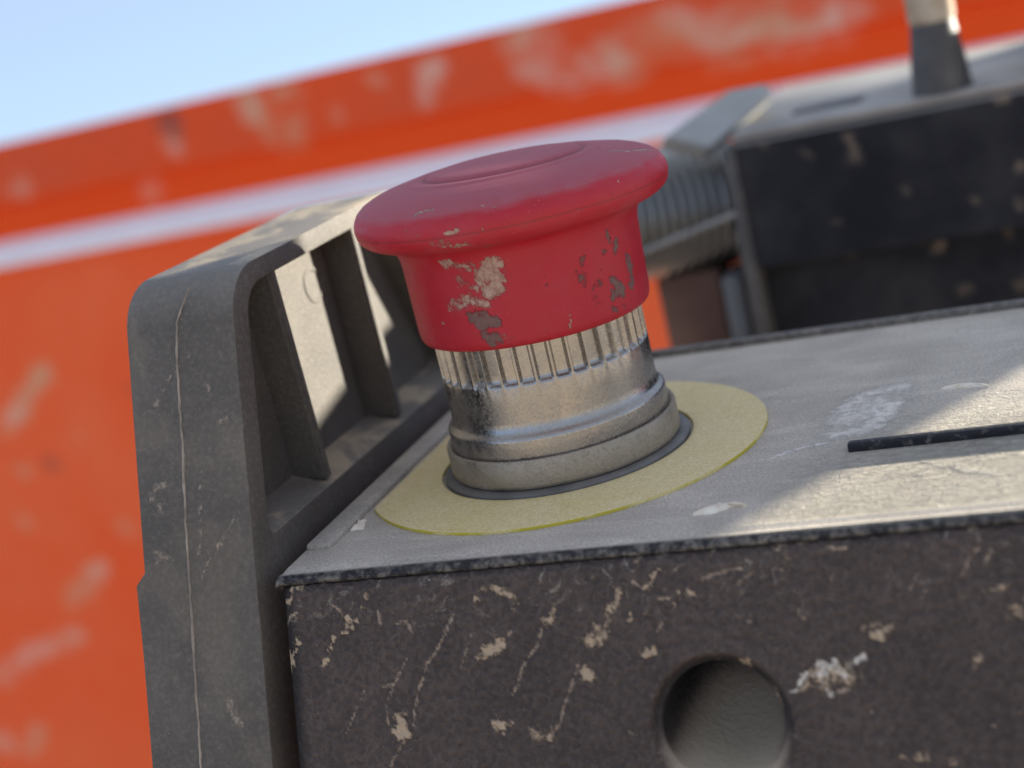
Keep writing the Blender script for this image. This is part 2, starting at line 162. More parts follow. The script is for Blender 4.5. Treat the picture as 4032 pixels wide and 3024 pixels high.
def mat_handle():
    t = NT("dusty_grey_black_plastic")
    fine = t.noise(45, 4, 0.65); big = t.noise(1.0, 5, 0.6)
    upn = t.step(t.upness(), 0.2, 0.95, 0, 0.42)
    film = t.math('ADD', t.step(big, 0.3, 0.75, 0.36, 0.52), upn)
    film = t.math('ADD', t.math('MULTIPLY', film, 0.85), t.step(t.noise(16, 4, 0.7), 0.42, 0.78, -0.06, 0.16))
    specks = t.step(t.noise(40, 2, 0.5), 0.71, 0.77)
    hair = t.step(t.noise(2.2, 6, 0.7, 2.0), 0.497, 0.503, 0.0, 1.0)
    hair = t.math('MULTIPLY', hair, t.math('SUBTRACT', 1.0, hair))
    mud = ragged(t, "mud", 0.8, 0.2, 0.45, 8, 6)
    brown = t.math('MULTIPLY', t.step(t.noise(0.8, 5, 0.65, 0.6), 0.45, 0.62), upn)
    c = t.mix(film, (0.014, 0.013, 0.013), (0.28, 0.240, 0.197))
    c = t.mix(t.math('MULTIPLY', brown, 1.6), c, (0.58, 0.45, 0.29))
    c = t.mix(t.math('MULTIPLY', hair, 1.2), c, DUST)
    c = t.mix(t.math('MULTIPLY', specks, 0.4), c, PALE)
    c = t.mix(t.math('MULTIPLY', mud, 0.75), c, MUD)
    b = t.bump(fine, 0.024, 0.8); b = t.bump(mud, 0.015, 0.6, b)
    return t.set(Base_Color=c, Roughness=0.55, Normal=b, Specular_IOR_Level=0.4)

def mat_plain_black(name="black_plastic", film_amt=0.25):
    t = NT(name)
    film = t.step(t.noise(2.0, 5, 0.6), 0.3, 0.8, film_amt * 0.5, film_amt)
    c = t.mix(film, (0.02, 0.02, 0.024), (0.3, 0.27, 0.23))
    return t.set(Base_Color=c, Roughness=0.55, Normal=t.bump(t.noise(40, 3), 0.006, 0.5))

def mat_red():
    t = NT("worn_red_plastic")
    n1 = t.noise(5, 6, 0.65)
    up_ = t.upness()
    film = t.math('MULTIPLY', t.step(t.math('ADD', up_, t.math('MULTIPLY', t.math('SUBTRACT', t.noise(2.2, 5, 0.6), 0.5), 0.5)), 0.45, 0.80), t.step(n1, 0.2, 0.8, 0.30, 0.50))
    side = t.step(t.noise(1.3, 5, 0.65), 0.42, 0.75, 0.0, 0.10)
    film = t.math('MAXIMUM', film, side)
    pale = ragged(t, "pale", 1.3, 0.30, 0.62, 9, 7)
    dark = ragged(t, "dark", 1.3, 0.30, 0.60, 8, 7)
    groove = t.attr("groove")
    c = t.mix(n1, (0.40, 0.006, 0.017), (0.50, 0.009, 0.024))
    c = t.mix(film, c, (0.35, 0.205, 0.24))
    c = t.mix(t.math('MULTIPLY', groove, 0.55), c, (0.10, 0.02, 0.02))
    c = t.mix(t.math('MULTIPLY', pale, 0.8), c, t.mix(t.step(t.noise(16, 5, 0.75), 0.35, 0.65), (0.26, 0.175, 0.115), (0.50, 0.40, 0.30)))
    c = t.mix(t.math('MULTIPLY', dark, 0.85), c, t.mix(t.noise(12, 4, 0.7), (0.035, 0.028, 0.022), (0.19, 0.15, 0.12)))
    specks = t.step(t.noise(38, 2, 0.5), 0.735, 0.78)
    c = t.mix(t.math('MULTIPLY', specks, 0.5), c, (0.6, 0.45, 0.4))
    b = t.bump(t.noise(60, 3), 0.003, 0.5); b = t.bump(t.math('ADD', pale, dark), 0.012, 0.8, b)
    b = t.bump(t.noise(14, 5, 0.8), 0.012, 0.25, b)
    r = t.math('ADD', t.math('MULTIPLY', film, 0.55), t.step(n1, 0.3, 0.7, 0.44, 0.56))
    return t.set(Base_Color=c, Roughness=r, Normal=b, Specular_IOR_Level=0.5)

def mat_steel(name, base, dusty, rough):
    t = NT(name)
    grime = t.step(t.noise(1.6, 6, 0.7, 0.6), 0.35, 0.75)
    fine = t.step(t.noise(24, 4, 0.7), 0.42, 0.75)
    upn = t.step(t.upness(), 0.2, 0.9)
    f = t.math('MULTIPLY', t.math('ADD', t.math('MULTIPLY', grime, 0.6), t.math('MULTIPLY', fine, 0.5)), dusty)
    f = t.math('MINIMUM', t.math('ADD', f, t.math('MULTIPLY', upn, dusty * 0.5)), 0.9)
    c = t.mix(f, base, t.mix(t.step(t.noise(30, 4, 0.7), 0.35, 0.65), (0.20, 0.155, 0.11), (0.46, 0.37, 0.265)))
    met = t.math('SUBTRACT', 1.0, f)
    r = t.math('ADD', t.math('MULTIPLY', f, 0.4), t.step(t.noise(3, 5, 0.7), 0.3, 0.7, rough, rough + 0.14))
    b = t.bump(fine, 0.003, 0.3); b = t.bump(t.noise(4, 4, 0.6), 0.006, 0.22, b)
    return t.set(Base_Color=c, Metallic=met, Roughness=r, Normal=b)

def mat_yellow():
    t = NT("dust_filmed_yellow")
    up_ = t.step(t.upness(), 0.3, 0.9)
    film = t.math('MULTIPLY', t.step(t.noise(14, 5, 0.75), 0.25, 0.75, 0.74, 0.99), t.math('MAXIMUM', up_, t.step(t.noise(1.3, 4, 0.6), 0.5, 0.62, 0.0, 0.75)))
    film = t.math('MULTIPLY', film, t.step(t.noise(0.9, 4, 0.6), 0.25, 0.6, 0.80, 1.0))
    c = t.mix(film, (0.60, 0.47, 0.04), t.mix(t.step(t.noise(34, 4, 0.7), 0.3, 0.7), (0.72, 0.56, 0.29), (0.96, 0.79, 0.47)))
    c = t.mix(t.step(t.noise(40, 3), 0.62, 0.74, 0, 0.4), c, (0.25, 0.22, 0.15))
    return t.set(Base_Color=c, Roughness=0.75, Normal=t.bump(t.noise(30, 5, 0.7), 0.008, 0.5))

def mat_orange():
    t = NT("orange_truck_paint")
    film = t.math('ADD', t.attr("dusty"), 0.0)
    film = t.math('MULTIPLY', film, t.step(t.noise(0.12, 5, 0.6), 0.25, 0.75, 0.5, 1.2))
    pale = t.math('MULTIPLY', t.math('MULTIPLY', t.attr("pale"), 0.85), t.step(t.noise(0.42, 5, 0.65, 0.5), 0.36, 0.58, 0.25, 1.0))
    c = t.mix(t.noise(0.05, 4), (0.93, 0.085, 0.012), (0.96, 0.100, 0.016))
    c = t.mix(film, c, t.mix(t.attr("rosy"), (0.98, 0.30, 0.14), (0.70, 0.11, 0.05)))
    c = t.mix(pale, c, t.mix(t.step(t.noise(0.09, 3), 0.4, 0.6), (0.78, 0.62, 0.50), (0.60, 0.45, 0.27)))
    c = t.mix(t.math('MULTIPLY', t.attr("dark"), 0.85), c, (0.10, 0.09, 0.09))
    return t.set(Base_Color=c, Roughness=0.75, Specular_IOR_Level=0.12)

def mat_flat(name, c1, c2, scale=3.0, rough=0.7, metal=0.0, bump=0.0):
    t = NT(name)
    c = t.mix(t.step(t.noise(scale, 5, 0.6), 0.3, 0.7), c1, c2)
    if bump: t.set(Normal=t.bump(t.noise(scale * 6, 4), bump, 0.6))
    return t.set(Base_Color=c, Roughness=rough, Metallic=metal)

def mat_box():
    t = NT("dark_box_paint")
    film = t.step(t.noise(0.5, 5, 0.6), 0.35, 0.8, 0.0, 0.06)
    upn = t.step(t.upness(), 0.4, 0.95, 0.0, 0.55)
    film = t.math('ADD', film, upn)
    c = t.mix(film, (0.016, 0.016, 0.020), (0.56, 0.53, 0.49))
    c = t.mix(t.math('MULTIPLY', t.attr("mud"), 0.75), c, (0.55, 0.40, 0.28))
    return t.set(Base_Color=c, Roughness=0.75, Specular_IOR_Level=0.2)

# ------------------------------------------------------------------ mesh helpers (millimetres in, units out)
def link(name, me, mat, parent=None, smooth=True, sharp=None):
    o = bpy.data.objects.new(name, me); COL.objects.link(o)
    if mat: me.materials.append(mat)
    if smooth:
        me.polygons.foreach_set('use_smooth', [True] * len(me.polygons))
        if sharp: me.set_sharp_from_angle(angle=math.radians(sharp))
    if parent: o.parent = parent
    return o

def mesh(name, verts, faces, mat, parent=None, smooth=True, sharp=None, attrs=None):
    v = np.asarray(verts, float)
    me = bpy.data.meshes.new(name); me.from_pydata((v * S).tolist(), [], faces if isinstance(faces, list) else faces.tolist()); me.update()
    for k, a in (attrs or {}).items():
        at = me.attributes.new(k, 'FLOAT', 'POINT'); at.data.foreach_set('value', np.asarray(a, np.float32))
    return link(name, me, mat, parent, smooth, sharp)

def from_bm(name, bm, mat, parent=None, smooth=True, sharp=40):
    bmesh.ops.recalc_face_normals(bm, faces=bm.faces)
    bmesh.ops.scale(bm, vec=(S, S, S), verts=bm.verts)
    me = bpy.data.meshes.new(name); bm.to_mesh(me); bm.free()
    return link(name, me, mat, parent, smooth, sharp)

def add_box(bm, x0, x1, y0, y1, z0, z1, bev=0.0, seg=2, shear=0.0):
    r = bmesh.ops.create_cube(bm, size=1.0); vs = r['verts']
    for v in vs:
        v.co = Vector(((x0 + x1) / 2 + v.co.x * (x1 - x0), (y0 + y1) / 2 + v.co.y * (y1 - y0), (z0 + z1) / 2 + v.co.z * (z1 - z0)))
        v.co.y += shear * v.co.z
    if bev:
        es = list({e for v in vs for e in v.link_edges})
        bmesh.ops.bevel(bm, geom=es, offset=bev, segments=seg, profile=0.5, affect='EDGES')

def add_lathe(bm, prof, n=64, mat4=None, cap0=True, cap1=True):
    rings = []
    for r, z in prof:
        rings.append([bm.verts.new((r * math.cos(2 * math.pi * i / n), r * math.sin(2 * math.pi * i / n), z)) for i in range(n)])
    for a, b in zip(rings, rings[1:]):
        for i in range(n): bm.faces.new((a[i], a[(i + 1) % n], b[(i + 1) % n], b[i]))
    if cap0: bm.faces.new(rings[0][::-1])
    if cap1: bm.faces.new(rings[-1])
    if mat4:
        for rg in rings:
            for v in rg: v.co = mat4 @ v.co

def field(V, strokes, warp=1.0):
    """greatest closeness of each vertex to the given strokes (capsules)"""
    F = np.zeros(len(V)); V = np.asarray(V, float).copy(); o_ = V.copy()
    for k, (lam, amp) in enumerate(((3.1, 0.26), (1.3, 0.20), (0.62, 0.13))):
        f = 2 * math.pi / (lam * warp)
        for ax in range(3):
            V[:, ax] += amp * warp * np.sin(f * (o_ @ np.roll((0.83, 0.47, 0.66), ax)) + 1.7 * k + ax) * np.cos(f * 0.71 * (o_ @ np.roll((-0.4, 0.9, 0.35), ax)) + k)
    for P, r, wgt in strokes:
        r = max(r * 1.3, 0.30); P = np.array(P, float)
        lo, hi = P.min(0) - r, P.max(0) + r
        idx = np.where(((V >= lo) & (V <= hi)).all(1))[0]
        if not len(idx): continue
        X = V[idx]; d = np.full(len(idx), 1e9)
        segs = list(zip(P, P[1:])) if len(P) > 1 else [(P[0], P[0])]
        for a, b in segs:
            ab = b - a; L = ab @ ab
            tt = np.clip(((X - a) @ ab) / L, 0, 1) if L > 0 else np.zeros(len(X))
            d = np.minimum(d, np.linalg.norm(X - a - tt[:, None] * ab, axis=1))
        F[idx] = np.maximum(F[idx], wgt * np.clip(1.0 - d / r, 0, 1) ** 0.7)
    return F

def grid_faces(nu, nv, close_u=False):
    i, j = np.meshgrid(np.arange(nu if close_u else nu - 1), np.arange(nv - 1), indexing='ij')
    i2 = (i + 1) % nu
    return np.stack([i * nv + j, i2 * nv + j, i2 * nv + j + 1, i * nv + j + 1], -1).reshape(-1, 4)

def thing(name, label, cat, loc=(0, 0, 0), group=None):
    o = bpy.data.objects.new(name, None); COL.objects.link(o); o['label'] = label; o['category'] = cat
    if group: o['group'] = group
    return o
def tag(o, label, cat, group=None):
    o['label'] = label; o['category'] = cat
    if group: o['group'] = group
    return o

# ------------------------------------------------------------------ setting
def ground():
    n = 40; k = np.concatenate([-np.geomspace(6e6, 50, n), np.geomspace(50, 6e6, n)])
    X, Y = np.meshgrid(k, k, indexing='ij')
    o = mesh('ground', np.stack([X, Y, np.full_like(X, -900.0)], -1).reshape(-1, 3), grid_faces(2 * n, 2 * n), mat_flat("sandy_ground", (0.60, 0.47, 0.33), (0.68, 0.56, 0.42), 0.02, 0.95))
    o['kind'] = 'structure'; o.matrix_world = LEVEL
ground()

# ------------------------------------------------------------------ the orange truck side behind
def truck():
    t = thing('truck_body', 'orange truck side with a white rail and pale dried splashes behind the remote control', 'truck')
    mo = mat_orange()
    x0, x1 = -1500.0, 1200.0
    prof = [(605, -30), (605, 36.5), (604, 37.3), (601, 37.3), (600, 36.3), (600.0, 2), (600.4, 0.2), (603, -0.8), (606, -2.0), (606, -19.0), (606.0, -21.5)]
    pts = []
    for a, b in zip(prof, prof[1:]):
        L = math.dist(a, b); k = max(1, int(L / 3)) if a[0] < 700 else 4
        for i in range(k): pts.append((a[0] + (b[0] - a[0]) * i / k, a[1] + (b[1] - a[1]) * i / k))
    pts.append(prof[-1]); pts = np.array(pts)
    xs = np.concatenate([np.linspace(x0, -700, 20)[:-1], np.linspace(-700, 120, 274), np.linspace(120, x1, 20)[1:]])
    X = np.repeat(xs, len(pts)); YZ = np.tile(pts, (len(xs), 1)); V = np.column_stack([X, YZ])
    Vs = V.copy(); Vs[:, 1] = 600
    dusty = np.clip((V[:, 2] + 2) / 8, 0, 1) * 0.55 * (V[:, 1] < 602) + 0.05
    mesh('top_rail', V, grid_faces(len(xs), len(pts)), mo, t, True, 35, {'pale': field(Vs, ORANGE_PALE, 9.0) ** 0.8, 'dark': field(Vs, ORANGE_DARK, 9.0), 'dusty': dusty, 'rosy': np.ones(len(V))})
    bm = bmesh.new(); 
    sec = [(600.9, -36.2), (591, -36.2), (590, -35.2), (590, -33.5), (591, -32.0), (604.5, -21.6), (606.2, -21.4), (606.2, -36.2)]
    ea = [bm.verts.new((x0, *q)) for q in sec]; eb = [bm.verts.new((x1, *q)) for q in sec]; bm.faces.new(ea); bm.faces.new(eb[::-1])
    for i in range(8): bm.faces.new((ea[i], eb[i], eb[(i + 1) % 8], ea[(i + 1) % 8]))
    from_bm('white_rail', bm, mat_flat("white_rail_paint", (0.93, 0.91, 0.92), (0.88, 0.86, 0.87), 0.4, 0.35), t)
    zs = np.concatenate([np.linspace(-36.2, -420, 130), np.linspace(-420, -880, 8)[1:]])
    X, Z = np.meshgrid(xs, zs, indexing='ij'); V = np.stack([X, np.full_like(X, 601.0), Z], -1).reshape(-1, 3); Vs = V.copy(); Vs[:, 1] = 600
    mesh('side_panel', V, grid_faces(len(xs), len(zs)), mo, t, True, None, {'pale': field(Vs, ORANGE_PALE, 9.0) ** 0.8, 'dark': field(Vs, ORANGE_DARK, 9.0), 'dusty': np.full(len(V), 0.30)})
truck()

# ------------------------------------------------------------------ dark equipment box behind
def equipment():
    t = thing('equipment_box', 'black splashed equipment box with a lever post on top behind the yellow disc', 'box')
    mb = mat_box()
    # front skin with the splashes, a step and a recess below it
    prof = [(129.2, 18.2), (128.0, 17.2), (128.0, -4.5), (127.7, -5.6), (127.7, -8.2), (134, -9.4), (134, -46)]
    pts = []
    for a, b in zip(prof, prof[1:]):
        k = max(1, int(math.dist(a, b) / 0.8))
        for i in range(k): pts.append((a[0] + (b[0] - a[0]) * i / k, a[1] + (b[1] - a[1]) * i / k))
    pts.append(prof[-1]); pts = np.array(pts); xs = np.linspace(1.5, 162, 215)
    V = np.column_stack([np.repeat(xs, len(pts)), np.tile(pts, (len(xs), 1))]); Vs = V.copy(); Vs[:, 1] = 128
    mesh('front_cover', V, grid_faces(len(xs), len(pts)), mb, t, True, 35, {'mud': 0.9 * field(Vs, [[P, r * 0.55, w_ * 0.9] for P, r, w_ in BOX_MUD], 2.0)})
    bm = bmesh.new(); add_box(bm, 0.2, 162, 135.2, 196, -46, 17.6, 0.8); from_bm('housing', bm, mb, t)
    bm = bmesh.new(); add_box(bm, -1.6, 1.4, 127.0, 136, -46, 17.4, 0.8); from_bm('end_flange', bm, mat_plain_black("end_flange_plastic", 0.35), t)
    mtop = mat_flat("dusty_grey_top", (0.29, 0.265, 0.235), (0.42, 0.385, 0.345), 0.6, 0.7)
    bm = bmesh.new(); add_box(bm, 1.0, 163, 127.6, 197, 18.4, 20.0, 0.6); from_bm('top_plate', bm, mtop, t)
    bm = bmesh.new(); add_box(bm, 12, 26, 139, 148, 20.0, 20.5, 0.2); from_bm('slot_cover', bm, mat_plain_black("slot_black", 0.35), t)
    bm = bmesh.new()
    vs = [(-13.2, 131, 21.6), (-4.2, 131, 17.4), (7.9, 147, 24.2), (6.7, 147, 26.9), (-1.4, 147, 27.0)]
    a = [bm.verts.new(v) for v in vs]; b = [bm.verts.new((v[0] - 3.0, v[1] + 5, v[2] - 3.0)) for v in vs]
    bm.faces.new(a[::-1]); bm.faces.new(b)
    for i in range(5): bm.faces.new((a[i], a[(i + 1) % 5], b[(i + 1) % 5], b[i]))
    bmesh.ops.bevel(bm, geom=list(bm.edges), offset=0.5, segments=2, affect='EDGES')
    from_bm('side_bracket', bm, mat_flat("grey_bracket", (0.33, 0.33, 0.31), (0.44, 0.43, 0.40), 0.6, 0.6), t)
    # lever post, tapered, its upper half pale with dried dust
    bm = bmesh.new(); add_lathe(bm, [(5.8, 20.0), (5.2, 26), (4.5, 31), (4.2, 33.4)], 24, Matrix.Translation((42.6, 133.5, 0)))
    post = from_bm('lever_post', bm, mat_plain_black("post_black", 0.3), t)
    bm = bmesh.new(); add_lathe(bm, [(4.2, 33.4), (4.5, 34.2), (4.3, 62), (5.5, 66), (5.5, 84), (3.0, 87)], 24, Matrix.Translation((42.6, 133.5, 0)))
    from_bm('lever_grip', bm, mat_flat("dried_cream_grip", (0.40, 0.28, 0.17), (0.60, 0.52, 0.40), 1.6, 0.8), post)
    bm = bmesh.new(); 
    rs = [(64, 18.6), (163, 18.6), (188, 34.5), (64, 34.5)]; ra = [bm.verts.new((x, 127.8, z)) for x, z in rs]; rb = [bm.verts.new((x, 197, z)) for x, z in rs]
    bm.faces.new(ra); bm.faces.new(rb[::-1])
    for i in range(4): bm.faces.new((ra[i], ra[(i + 1) % 4], rb[(i + 1) % 4], rb[i]))
    bmesh.ops.bevel(bm, geom=list(bm.edges), offset=1.2, segments=2, affect='EDGES')
    from_bm('shade_section', bm, mb, t)  # unseen section added to shade the panel, end slanted to shape that shadow
    bm = bmesh.new(); add_box(bm, 106, 186, 128.4, 140, 33.0, 67, 5.0, 4); from_bm('sun_blocker', bm, mat_plain_black("blocker_black", 0.3), t)  # unseen block added to keep the sun off the button
    bm = bmesh.new(); add_box(bm, 30, 110, 140, 190, -899, -46.5, 1.0); from_bm('stand', bm, mat_plain_black("stand_black", 0.3), t)
equipment()

def hose():
    axis = Vector((0.80, 0.60, -0.10)).normalized(); q = axis.to_track_quat('Z', 'Y').to_matrix().to_4x4()
    t = thing('corrugated_hose', 'grey ribbed corrugated hose behind the red button, beside the black box', 'hose')
    mh = mat_steel("dusty_grey_rubber", (0.40, 0.395, 0.38), 0.3, 0.24)
    prof = []
    for i in range(14):
        z = i * 2.4
        prof += [(11.4, z), (13.9, z + 0.5), (14.2, z + 0.9), (13.9, z + 1.3), (11.4, z + 1.8)]
    bm = bmesh.new(); add_lathe(bm, prof, 56, Matrix.Translation((-33.5, 135.5, 5.2)) @ q)
    from_bm('bellows', bm, mh, t, True, 50)
    bm = bmesh.new(); add_lathe(bm, [(0.65, 0), (0.65, 26)], 12, Matrix.Translation((-26.0, 126.8, -1.6)) @ Vector((1, 0.0, 0.22)).to_track_quat('Z', 'Y').to_matrix().to_4x4())
    from_bm('tie_rod', bm, mat_flat("dull_grey_rod", (0.22, 0.215, 0.21), (0.30, 0.29, 0.27), 1, 0.5), t)
    bm = bmesh.new(); add_box(bm, -24, -9.5, 139, 152, -70, -9.5, 1.5)
    tag(from_bm('rusty_bracket', bm, mat_flat("brown_rust", (0.10, 0.05, 0.035), (0.17, 0.09, 0.06), 0.5, 0.8)), 'dark brown rusty bracket under the ribbed hose, right of the red button', 'bracket')
    bm = bmesh.new(); add_box(bm, -9.2, -4.4, 137, 150, -70, -11.0, 1.4)
    from_bm('support_leg', bm, mat_flat("grey_leg", (0.13, 0.135, 0.135), (0.2, 0.2, 0.2), 0.5, 0.6), t)
hose()

# ------------------------------------------------------------------ the remote control
unit = thing('remote_control', 'black dusty machine remote control with a moulded side handle and splashed front', 'remote control')
SL = 0.38                                    # the front face leans back by this much per mm of height
M_FRONT, M_PANEL, M_HANDLE = mat_front(), mat_panel(), mat_handle()

def front_shell():
    # (u,v): u along x, v down the leaning face; wrapped round the left edge and the top edge
    cosl = 1 / math.sqrt(1 + SL * SL)
    X0, HC = -26.3, (24.9, -17.75)            # left edge, hole centre (x, z)
    vc = (-1.1 - HC[1]) / cosl; st = 0.3; half = 30 * st
    RL, RT = 3.0, 0.9
    us = np.arange(X0 - 14, 96, st); uoff = (HC[0] - half) - us[np.argmin(abs(us - (HC[0] - half)))]; us = us + uoff
    vs = np.arange(-3.6, 46, st); vs = vs + ((vc - half) - vs[np.argmin(abs(vs - (vc - half)))])
    def wrap(u, v, d):
        a = np.clip((X0 + RL * 1.0 - u) / RL, 0, None); ang = np.minimum(a, math.pi / 2); ext = np.maximum(a - math.pi / 2, 0) * RL
        x = np.where(u < X0 + RL, X0 + RL - RL * np.sin(ang), u); yl = RL * (1 - np.cos(ang)) + ext
        b = np.clip((RT - v) / RT, 0, None); angv = np.minimum(b, math.pi / 2); extv = np.maximum(b - math.pi / 2, 0) * RT
        vv = np.where(v < RT, RT - RT * np.sin(angv), v); yt = RT * (1 - np.cos(angv)) + extv
        z = -1.1 - vv * cosl
        y = -33.5 + SL * z + yl + yt + d
        return np.stack([x, y, z], -1)
    U, W = np.meshgrid(us, vs, indexing='ij'); V = wrap(U.ravel(), W.ravel(), 0.0)
    F = grid_faces(len(us), len(vs))
    cx, cy = us[F[:, 0] // len(vs)] + st / 2 - HC[0], vs[F[:, 0] % len(vs)] + st / 2 - vc
    F = F[~((abs(cx) < half - .01) & (abs(cy) < half - .01))]
    # patch with the finger hole: square outline -> rim -> cone -> bowl
    n = 60; e = np.linspace(-half, half, n + 1)
    sq = [(x, -half) for x in e[:-1]] + [(half, y) for y in e[:-1]] + [(x, half) for x in e[:0:-1]] + [(-half, y) for y in e[:0:-1]]
    sq = np.array(sq); ang = np.arctan2(sq[:, 1], sq[:, 0]); m = len(sq)
    R0 = 8.0
    rings = [(sq, 0)]
    for k in range(1, 5): rings.append((sq * (1 - k / 5) + np.column_stack([np.cos(ang), np.sin(ang)]) * (8.3 * k / 5), 0.0))
    for r, d in ((8.3, -0.0), (8.0, -0.10), (7.7, -0.10), (7.5, 0.02), (7.2, 0.25), (6.9, 0.48), (6.62, 0.70), (6.48, 0.82), (6.42, 0.95), (6.40, 1.2), (6.40, 2.2), (6.40, 4.2), (6.30, 6.4), (6.12, 8.4), (5.8, 10.2), (5.2, 11.9), (4.4, 13.2), (3.4, 14.1), (2.3, 14.7), (1.2, 15.0), (0.02, 15.1)):
        rings.append((np.column_stack([np.cos(ang), np.sin(ang)]) * r, d))
    Vp = np.concatenate([wrap(HC[0] + q[:, 0], vc + q[:, 1], d) for q, d in rings]); nr = len(rings)
    a = np.arange(m)
    Fp = np.concatenate([np.stack([k * m + a, k * m + (a + 1) % m, (k + 1) * m + (a + 1) % m, (k + 1) * m + a], -1) for k in range(nr - 1)]) + len(V)
    # drop unused grid vertices inside the patch
    VV = np.concatenate([V, Vp]); FF = np.concatenate([F, Fp[:, ::-1]])
    used = np.unique(FF); remap = -np.ones(len(VV), int); remap[used] = np.arange(len(used)); VV = VV[used]; FF = remap[FF]
    Vs = VV.copy(); Vs[:, 1] = np.where(VV[:, 1] > -33.5 + SL * VV[:, 2] + 3.5, VV[:, 1], -33.5 + SL * VV[:, 2])
    hr = np.hypot(VV[:, 0] - HC[0], (VV[:, 2] - HC[1]) / cosl)
    edge = np.clip(1 - (-1.1 - VV[:, 2]) / 7.5, 0, 1) + 0.45 * np.exp(-((hr - 7.6) / 0.5) ** 2) + 0.12
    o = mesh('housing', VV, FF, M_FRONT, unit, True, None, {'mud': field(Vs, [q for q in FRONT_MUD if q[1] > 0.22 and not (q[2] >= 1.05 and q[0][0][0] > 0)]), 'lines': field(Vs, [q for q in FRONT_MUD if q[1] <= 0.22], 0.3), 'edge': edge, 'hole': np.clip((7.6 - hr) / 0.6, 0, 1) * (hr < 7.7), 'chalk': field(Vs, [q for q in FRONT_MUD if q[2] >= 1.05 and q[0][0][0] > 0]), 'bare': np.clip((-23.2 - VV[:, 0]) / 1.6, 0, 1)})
    bm = bmesh.new(); bm.from_mesh(o.data); bmesh.ops.remove_doubles(bm, verts=bm.verts, dist=0.002); bmesh.ops.recalc_face_normals(bm, faces=bm.faces); bm.to_mesh(o.data); bm.free()
    # closed core behind the skin
    bm = bmesh.new(); add_box(bm, -22.5, 96, -24, 40.5, -47, -2.0, 1.0); from_bm('inner_body', bm, mat_plain_black("inner_black", 0.05), unit)
    bm = bmesh.new(); add_box(bm, 0, 60, -20, 30, -899, -47.5, 2.0); from_bm('stand', bm, mat_plain_black("stand_plastic", 0.2), unit)
front_shell()

def panel():
    # profile in y: back edge -> flat -> worn rolled front lip
    pf = [(41.2, -2.0), (41.2, 0.0)] + [(y, 0.0) for y in np.arange(41.0, -29.9, -0.3)]
    pf += [(-30.2, -0.01), (-30.6, -0.05), (-31.0, -0.10), (-31.5, -0.14), (-31.9, -0.10), (-32.2, -0.02), (-32.5, 0.02), (-32.8, 0.0), (-33.1, -0.10), (-33.35, -0.26), (-33.5, -0.46), (-33.52, -0.7), (-33.4, -0.92), (-33.0, -1.02), (-31, -1.05)]
    pf = np.array(pf); xs = np.concatenate([[-26.4, -26.38, -26.3, -26.15], np.arange(-26.0, 96, 0.3)])
    drop = np.interp(xs, [-26.4, -26.38, -26.3, -26.15, -26.0], [-0.9, -0.35, -0.12, -0.03, 0])
    X = np.repeat(xs, len(pf)); YZ = np.tile(pf, (len(xs), 1)); V = np.column_stack([X, YZ]); V[:, 2] += np.repeat(drop, len(pf))
    # gentle lumps of caked dust on the flat
    Vs = V.copy(); Vs[:, 2] = 0
    mud = field(Vs, PANEL_MUD)
    flat = (abs(V[:, 2]) < 1e-6)
    V[:, 2] += flat * mud * 0.10
    edge = np.clip((-32.0 - V[:, 1]) / 0.8, 0, 1) * 1.04
    o = mesh('top_panel', V, grid_faces(len(xs), len(pf)), M_PANEL, unit, True, None, {'mud': mud, 'edge': edge, 'sunlit_cake': np.minimum(field(Vs, [([(52, -21, 0), (90, -18, 0)], 19, 0.9), ([(40, -29, 0), (90, -29, 0)], 9, 0.9)]) * 1.4, 1) * flat})
    def bar(name, x0, x1, y0, y1, h, bev, wear):
        bm = bmesh.new(); add_box(bm, x0, x1, y0, y1, -0.3, h, bev, 3); o = from_bm(name, bm, M_PANEL, unit, True, 60)
        at = o.data.attributes.new('edge', 'FLOAT', 'POINT'); at.data.foreach_set('value', np.full(len(o.data.vertices), wear, np.float32))
        return o
    bar('raised_rim', -26.2, 95, 39.6, 41.4, 0.95, 0.35, 0.8)
    bar('raised_rim', -26.0, -22.6, -25.5, 39.2, 0.75, 0.35, 0.15)
    bar('raised_bar', 37.5, 74, -11.5, -10.1, 1.05, 0.35, 1.25)
panel()

